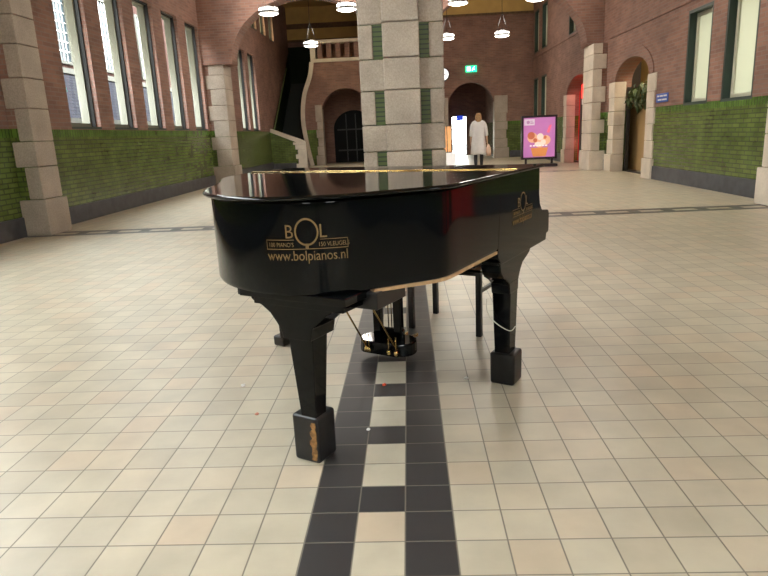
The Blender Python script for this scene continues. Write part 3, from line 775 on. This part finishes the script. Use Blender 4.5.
for (x0, y0, x1) in ((-.06, .655, -.145), (.118, .665, .02)):
    bm = bmesh.new(); tube(bm, [(x0, y0, .075), (x1, .36, .62)], .005, 8); obj('brace_rod', bm, BRASS, ly, smooth=True)
for x in (-.062, -.045, .075, .118):
    bm = bmesh.new(); lathe(bm, [(.004, -.016), (.011, -.010), (.012, 0), (.010, .010), (.003, .014)], (x, .652, .065), 12); tube(bm, [(x, .652, .07), (x, .652, .15)], .003, 6)
    obj('brass_knob', bm, BRASS, ly, smooth=True)
bm = bmesh.new(); 
for x in (.0, .02): tube(bm, [(x, .79, .10), (x, .79, .62)], .003, 6)
obj('trap_rods', bm, BRASS, ly, smooth=True)
# thin cord slung round the right front leg
cd = bpy.data.meshes.new('c'); bm = bmesh.new()
# ---- gold lettering wrapped on the rim
def arc_table():
    P = [Vector((p[0], p[1])) for p in outline(0)]; s = [0]
    for i in range(1, len(P)): s.append(s[-1]+(P[i]-P[i-1]).length)
    return P, s
AP, AS = arc_table()
def at_arc(s):
    s = max(AS[0], min(AS[-1]-1e-5, s))
    for i in range(len(AS)-1):
        if AS[i] <= s <= AS[i+1]:
            t = (s-AS[i])/max(1e-9, AS[i+1]-AS[i]); p = AP[i].lerp(AP[i+1], t); d = (AP[i+1]-AP[i]).normalized(); return p, Vector((d.y, -d.x))*OUT
def arc_of(pt): return min(range(len(AP)), key=lambda i: (AP[i]-Vector(pt)).length)
def wrap(me, s0, z0, flip):
    for v in me.vertices:
        x, y, z = v.co; p, n = at_arc(s0-x*flip); q = p+n*(.0012+z*.3); v.co = (q.x, q.y, z0+y)
    return me
def join_me(parts):
    bm = bmesh.new()
    for me, dx, dy in parts:
        b2 = bmesh.new(); b2.from_mesh(me)
        for v in b2.verts: v.co += Vector((dx, dy, 0))
        t = bpy.data.meshes.new('t'); b2.to_mesh(t); b2.free(); bm.from_mesh(t)
    me = bpy.data.meshes.new('logo'); bm.to_mesh(me); bm.free(); return me
def logo_mesh():
    bm = bmesh.new(); n = 48
    for k in range(n):                                   # the ring shaped O
        a, b2 = 2*math.pi*k/n, 2*math.pi*(k+1)/n
        v = [bm.verts.new((r*math.cos(t)*1.0+.008, r*math.sin(t)+.041, .001)) for t in (a, b2) for r in (.038, .0445)]
        bm.faces.new((v[0], v[1], v[3], v[2]))
    def strip(x0, x1, y0, y1, m=24):
        for k in range(m):
            a, c = x0+(x1-x0)*k/m, x0+(x1-x0)*(k+1)/m
            bm.faces.new([bm.verts.new((x, y, .001)) for x, y in ((a, y0), (c, y0), (c, y1), (a, y1))])
    strip(-.150, .158, -.0145, -.0120); strip(-.150, -.040, .0155, .0175); strip(.056, .158, .0155, .0175)
    strip(.002, .014, -.012, .004, 1); strip(-.150, -.148, -.012, .0155, 1); strip(.156, .158, -.012, .0155, 1)
    o = bpy.data.meshes.new('r'); bm.to_mesh(o); bm.free()
    parts = [(o, 0, 0), (text_mesh('B', .062), -.058, .022), (text_mesh('L', .062), .068, .022),
             (text_mesh("100 PIANO'S", .0200, sx=.92), -.092, -.006), (text_mesh('150 VLEUGELS', .0200, sx=.92), .106, -.006),
             (text_mesh('www.bolpianos.nl', .046, sx=.93), .004, -.050)]
    me = join_me(parts)
    for v in me.vertices: v.co.x *= .87
    return me
flip = 1 if AP[0].y > AP[30].y else -1
lm = wrap(logo_mesh(), AS[arc_of((.43, -.445))], .837, flip)
lo = obj('gold_lettering', lm, GOLD, pn); lo['label'] = 'gold piano dealer lettering with a ring shaped letter on the tail'
me = logo_mesh()
for v in me.vertices: x, y, z = v.co; v.co = (.742+z*.3, .78+x*1.05, .80+y)
lo = obj('gold_lettering', me, GOLD, pn); lo['label'] = 'gold lettering on the long straight side'
tag(pn, 'glossy black grand piano with gold lettering, standing in the middle of the hall', 'piano')

# ---- piano stool
stl = empty('piano_stool', pn.matrix_basis @ Vector((.118, 1.42, 0)), PZ)
hx, hy = .235, .185
obj('seat', boxes((-hx-.01, hx+.01, -hy-.01, hy+.01, .385, .40)), BLACK, stl, bevel=.006)
obj('apron', boxes((-hx+.01, hx-.01, -hy+.005, -hy+.025, .36, .385), (-hx+.01, hx-.01, hy-.025, hy-.005, .36, .385), (-hx+.005, -hx+.025, -hy+.01, hy-.01, .36, .385), (hx-.025, hx-.005, -hy+.01, hy-.01, .36, .385)), BLACKM, stl)
for sx in (-1, 1):
    for sy in (-1, 1):
        x, y = sx*(hx-.015), sy*(hy-.015); obj('leg', boxes((x-.016, x+.016, y-.016, y+.016, 0, .385)), BLACKM, stl, bevel=.003)
for _s in (-1, 1): obj('stretcher', boxes((min(_s*(hx-.025), _s*(hx-.008)), max(_s*(hx-.025), _s*(hx-.008)), -hy+.02, hy-.02, .255, .275)), BLACKM, stl)
tag(stl, 'plain black wooden stool standing behind the piano', 'stool')
bm.free()
bm = bmesh.new(); W = lambda x, y, z: pn.matrix_basis @ Vector((x, y, z))
tube(bm, spline([W(.636, .60, .42), W(.638, .595, .37), W(.66, .60, .325), (W(.70, .61, .29)), W(.742, .62, .272), W(.748, .67, .28)], 6), .0022, 6)
c = obj('cord', bm, plain('cord_white', (.6, .58, .5), .6), None, smooth=True)
tag(c, 'thin white cord looped around the right front leg of the piano', 'cord')

# ------------------------------------------------------------------ the woman walking away
def ensure_skin(me):
    if not me.skin_vertices:
        bm = bmesh.new(); bm.from_mesh(me); bm.verts.layers.skin.verify(); bm.to_mesh(me); bm.free()
def skin(name, verts, edges, radii, mat, parent, sub=2, root=0):
    me = bpy.data.meshes.new(name); me.from_pydata([tuple(v) for v in verts], edges, []); ensure_skin(me)
    o = bpy.data.objects.new(name, me); COL.objects.link(o)
    o.modifiers.new('s', 'SKIN'); u = o.modifiers.new('u', 'SUBSURF'); u.levels = sub; u.render_levels = sub
    for i, r in enumerate(radii):
        d = me.skin_vertices[0].data[i]; d.radius = r if isinstance(r, tuple) else (r, r); d.use_root = (i == root)
    bpy.context.view_layer.update()
    dg = bpy.context.evaluated_depsgraph_get(); m2 = bpy.data.meshes.new_from_object(o.evaluated_get(dg))
    bpy.data.objects.remove(o); m2.name = name; m2.materials.clear()
    return obj(name, m2, mat, parent, smooth=True)
SKIN = plain('skin', (.55, .34, .25), .5); HAIR = plain('blond_hair', (.27, .155, .065), .6, noise=.35, nscale=30)
COAT = plain('coat_cloth', (.62, .61, .62), .8, noise=.06, nscale=8); TIGHTS = plain('dark_tights', (.02, .02, .025), .7); SHOE = plain('dark_shoes', (.015, .012, .012), .4)
wm = empty('person', (2.03, 18.5, 0), R(-4))
V = [(0, 0, .90), (0, 0, 1.02), (0, -.01, 1.18), (0, -.01, 1.32), (0, 0, 1.40), (0, .015, 1.46), (0, .02, 1.52), (0, .015, 1.59),      # 0-7 pelvis..crown
     (-.09, 0, .86), (-.085, .02, .48), (-.08, -.02, .10), (-.08, .04, .035), (-.08, .13, .025),                                      # 8-12 left leg
     (.09, 0, .86), (.085, .03, .48), (.08, .06, .10), (.08, .12, .035), (.08, .21, .025),                                            # 13-17 right leg
     (-.15, 0, 1.35), (-.205, -.01, 1.10), (-.225, .05, .88), (-.225, .07, .81),                                                      # 18-21 left arm
     (.15, 0, 1.35), (.215, -.01, 1.10), (.245, .06, .88), (.25, .075, .81)]                                                          # 22-25 right arm
Ed = [(0, 1), (1, 2), (2, 3), (3, 4), (4, 5), (5, 6), (6, 7), (0, 8), (8, 9), (9, 10), (10, 11), (11, 12), (0, 13), (13, 14), (14, 15), (15, 16), (16, 17),
      (3, 18), (18, 19), (19, 20), (20, 21), (3, 22), (22, 23), (23, 24), (24, 25)]
Rd = [(.13, .10), (.11, .085), (.12, .09), (.12, .085), .05, .055, (.078, .09), (.06, .07), .075, .05, .032, .03, .028, .075, .05, .032, .03, .028,
      .055, .038, .026, (.030, .016), .055, .038, .026, (.030, .016)]
# fingers, five on each hand
for s, base in ((-1, 21), (1, 25)):
    bx = V[base]
    for k, (dy, ln) in enumerate(((-.024, .055), (-.008, .068), (.010, .072), (.026, .064))):
        i = len(V); V += [(bx[0]+s*.002, bx[1]+dy, bx[2]-.035), (bx[0]-s*.006, bx[1]+dy+.004, bx[2]-.035-ln*.55), (bx[0]-s*.028, bx[1]+dy+.004, bx[2]-.035-ln*.85)]
        Ed += [(base, i), (i, i+1), (i+1, i+2)]; Rd += [.0095, .0085, .0075]
    i = len(V); V += [(bx[0]-s*.012, bx[1]+.036, bx[2]+.005), (bx[0]-s*.022, bx[1]+.045, bx[2]-.035)]; Ed += [(base, i), (i, i+1)]; Rd += [.011, .009]
skin('body', V, Ed, Rd, SKIN, wm)
# leggings and shoes
for s, a in ((-1, 8), (1, 13)):
    skin('legging', [V[a], V[a+1], (V[a+1][0], (V[a+1][1]+V[a+2][1])/2-.015, .30), V[a+2]], [(0, 1), (1, 2), (2, 3)], [.08, .056, .054, .038], TIGHTS, wm)
    f = V[a+3]
    skin('shoe', [(f[0], f[1]-.05, .05), (f[0], f[1]-.02, .038), (f[0], f[1]+.06, .032), (f[0], f[1]+.125, .026)], [(0, 1), (1, 2), (2, 3)], [(.038, .045), (.04, .036), (.042, .03), (.03, .022)], SHOE, wm)
# coat: lofted ellipses with sleeves
bm = bmesh.new(); rings = []
for z, rx, ry, cy in ((1.445, .058, .06, .0), (1.425, .10, .075, -.005), (1.40, .165, .092, -.005), (1.36, .198, .105, -.008), (1.28, .195, .118, -.01), (1.15, .182, .122, -.01), (1.02, .178, .125, -.005),
                      (.90, .192, .138, 0), (.75, .208, .150, .005), (.60, .222, .160, .01), (.475, .232, .168, .015), (.47, .222, .158, .015), (.60, .21, .148, .01)):
    rings.append([bm.verts.new((rx*math.cos(t)*(1+.02*math.sin(5*t)*(z < 1)), cy+ry*math.sin(t)*(1+.035*math.sin(7*t+1)*(z < 1)), z+(.01*math.sin(3*t) if z < .5 else 0))) for t in [2*math.pi*k/40 for k in range(40)]])
for i in range(len(rings)-1):
    for k in range(40): bm.faces.new((rings[i][k], rings[i][(k+1) % 40], rings[i+1][(k+1) % 40], rings[i+1][k]))
coat = obj('coat', bm, COAT, wm, smooth=True)
for s, a in ((-1, 18), (1, 22)):
    p = [Vector(V[a]), Vector(V[a]).lerp(Vector(V[a+1]), .5)+Vector((s*.012, 0, 0)), Vector(V[a+1]), Vector(V[a+1]).lerp(Vector(V[a+2]), .55)]
    skin('sleeve', p, [(0, 1), (1, 2), (2, 3)], [.068, .062, .058, .054], COAT, coat)
# hair, shoulder length
hair = skin('hair', [(0, .0, 1.625), (0, -.012, 1.575), (0, -.03, 1.50), (0, -.045, 1.43), (0, -.062, 1.37), (0, -.072, 1.315), (-.055, -.045, 1.42), (.055, -.045, 1.42), (-.06, -.05, 1.34), (.06, -.05, 1.33)],
     [(0, 1), (1, 2), (2, 3), (3, 4), (4, 5), (3, 6), (3, 7), (6, 8), (7, 9)], [(.06, .06), (.092, .092), (.102, .085), (.10, .066), (.092, .05), (.06, .03), (.045, .05), (.045, .05), (.035, .03), (.035, .03)], HAIR, wm)
# face on the far side
for x in (-.03, .03): bm = bmesh.new(); lathe(bm, [(.004, -.008), (.011, -.004), (.011, .004), (.004, .008)], (x, .098, 1.535), 12); obj('eye', bm, WHITE, wm, smooth=True)
bm = bmesh.new(); prism(bm, [(.095, 1.54), (.125, 1.505), (.095, 1.495)], lambda q, x: (x, q[0], q[1]), -.012, .012); obj('nose', bm, SKIN, wm, bevel=.005)
obj('mouth', boxes((-.024, .024, .092, .103, 1.462, 1.474)), plain('lips', (.45, .12, .12), .5), wm, bevel=.004)
tag(wm, 'person with long blond hair in a pale grey coat walking away through the far arch', 'person')
# the bag in the right hand
bag = empty('tote_bag', wm.matrix_basis @ Vector((.285, .085, .47)), R(-4))
bm = bmesh.new(); rings = []
for z, rx, ry in ((0, .055, .12), (.02, .07, .145), (.12, .075, .155), (.22, .06, .145), (.29, .03, .13), (.30, .024, .125)):
    rings.append([bm.verts.new((rx*abs(math.cos(t))**.6*(1 if math.cos(t) > 0 else -1), ry*abs(math.sin(t))**.6*(1 if math.sin(t) > 0 else -1), z-.04)) for t in [2*math.pi*k/28 for k in range(28)]])
for i in range(len(rings)-1):
    for k in range(28): bm.faces.new((rings[i][k], rings[i][(k+1) % 28], rings[i+1][(k+1) % 28], rings[i+1][k]))
bm.faces.new(rings[0][::-1])
BAGM = plain('bag_cloth', (.62, .42, .32), .7, noise=.12, nscale=9)
obj('bag_body', bm, BAGM, bag, smooth=True)
for s in (-1, 1):
    bm = bmesh.new(); tube(bm, spline([(s*.02, -.07, .25), (s*.012, -.05, .27), (-.012+s*.006, -.01, .285), (s*.012, .03, .27), (s*.02, .06, .25)], 5), .006, 8); obj('handle', bm, BAGM, bag, smooth=True)
tag(bag, 'pale peach tote bag held in the right hand of the person in the far arch', 'bag')

# ------------------------------------------------------------------ litter on the floor
rnd = random.Random(11)
LIT = [(-.845, 2.83, .012, (.75, .75, .72), 'crumpled white scrap on the floor left of the tail leg'), (-.70, 2.50, .010, (.60, .25, .18), 'pinkish scrap on the floor nearest the tail leg, left side'),
       (-.150, 2.79, .011, (.75, .10, .04), 'red scrap lying on the dark band below the pedals'), (.243, 2.84, .011, (.8, .8, .78), 'white crumb between the pedals and the right piano leg'),
       (-.20, 2.33, .008, (.6, .6, .58), 'pale crumb on the dark band right of the tail leg'), (-.29, 3.5, .008, (.6, .6, .58), 'pale crumb left of the pedal box')]
for x, y, r, col, lab in LIT:
    bm = bmesh.new(); bmesh.ops.create_icosphere(bm, subdivisions=2, radius=r)
    for v in bm.verts: v.co *= rnd.uniform(.65, 1.2); v.co.z = max(-r*.42, v.co.z*.6)
    o = obj('paper_scrap', bm, plain('scrap', col, .7)); o.location = (x, y, r*.42); tag(o, lab, 'litter', 'scraps on the tiled floor')

# ------------------------------------------------------------------ outside the left windows
OB = plain('outside_brick', (.055, .033, .03), .8, spec=0, noise=.2, nscale=3); OW = plain('outside_white', (.11, .11, .10), .6, spec=0); OG = glass_mat('outside_glass')
OGL = plain('pale_leaded_pane', (.035, .05, .06), .3, spec=.1)
hs = empty('house', (-13, 8, 0))
obj('wall', boxes((-.3, 0, -12, 60, 3.9, 8.7)), OB, hs)
obj('lower_wall', boxes((2.3, 2.5, -12, 60, -.3, 1.8)), OB, hs)
bm = bmesh.new(); prism(bm, [(2.7, 1.85), (2.7, 2.02), (0, 3.95), (0, 3.7)], lambda q, y: (q[0], y, q[1]), -12, 60); obj('slate_roof', bm, roof_mat(), hs)
obj('gutter', boxes((2.68, 2.85, -12, 60, 1.84, 2.06)), OW, hs)
obj('cornice', boxes((0, .12, -12, 60, 3.95, 4.15)), OW, hs)
y = -10.5
while y < 50:
    w = slab('window', rect(y, y+2.1, 4.3, 7.3), [rect(y+.1, y+2.0, 4.4, 7.2)], 'X', -.02, .12, OW, hs)
    obj('pane', boxes((.0, .02, y+.1, y+2.0, 4.4, 7.2)), OGL, w)
    bm = bmesh.new()
    for k in range(1, 7): box(bm, .02, .05, y+.1+k*.27, y+.13+k*.27, 4.4, 7.2)
    for k in range(1, 8): box(bm, .02, .05, y+.1, y+2.0, 4.4+k*.35, 4.43+k*.35)
    obj('glazing_bars', bm, STEEL, w)
    obj('downpipe', boxes((.02, .14, y+2.9, y+3.02, 3.9, 8.7)), OW, hs)
    y += 4.3
tag(hs, 'brick house with slate lean-to roof seen through the left windows', 'house')
struct(obj('ground', boxes((-40, XL-.38, -20, 45, -.3, -.2), (XR+2.6, 40, -20, 45, -.3, -.2), (-7.2, 12, 38, 60, -.3, -.05)), plain('pavement', (.08, .08, .08), .8, spec=0))).name = 'ground'

# ------------------------------------------------------------------ light
w = bpy.data.worlds.new('sky'); S.world = w; w.use_nodes = True
n, l = w.node_tree.nodes, w.node_tree.links
bg = n['Background']; tc = n.new('ShaderNodeTexCoord'); sx = n.new('ShaderNodeSeparateXYZ'); l.new(tc.outputs['Generated'], sx.inputs[0])
cr = n.new('ShaderNodeValToRGB'); cr.color_ramp.elements[0].color = (1, .95, .87, 1); cr.color_ramp.elements[1].color = (.93, .96, 1, 1)
l.new(sx.outputs[2], cr.inputs[0]); l.new(cr.outputs[0], bg.inputs[0]); bg.inputs[1].default_value = 14.0
# ------------------------------------------------------------------ camera
f, pitch, roll, yaw, H = 625, .2415, -.04565, -.04725, 1.168
cy, sy = math.cos(yaw), math.sin(yaw)
F = Vector((sy*math.cos(pitch), cy*math.cos(pitch), -math.sin(pitch)))
r = Vector((cy, -sy, 0)); up = r.cross(F)
r2 = r*math.cos(roll)+up*math.sin(roll); u2 = -r*math.sin(roll)+up*math.cos(roll)
cam = bpy.data.cameras.new('camera'); co = bpy.data.objects.new('camera', cam); COL.objects.link(co)
m = Matrix((r2, u2, -F)).transposed().to_4x4(); m.translation = Vector((0, 0, H)); co.matrix_world = m
cam.sensor_fit = 'HORIZONTAL'; cam.sensor_width = 36; cam.lens = f*36/768; cam.clip_start = .05; cam.clip_end = 300
S.camera = co
S.view_settings.view_transform = 'Standard'; S.view_settings.look = 'None'; S.view_settings.exposure = .85; S.view_settings.gamma = 1
S.view_settings.use_curve_mapping = False
S.cycles.use_denoising = True; S.cycles.max_bounces = 8; S.cycles.diffuse_bounces = 5; S.cycles.transparent_max_bounces = 12
S.cycles.caustics_reflective = False; S.cycles.caustics_refractive = False; S.cycles.sample_clamp_indirect = 8
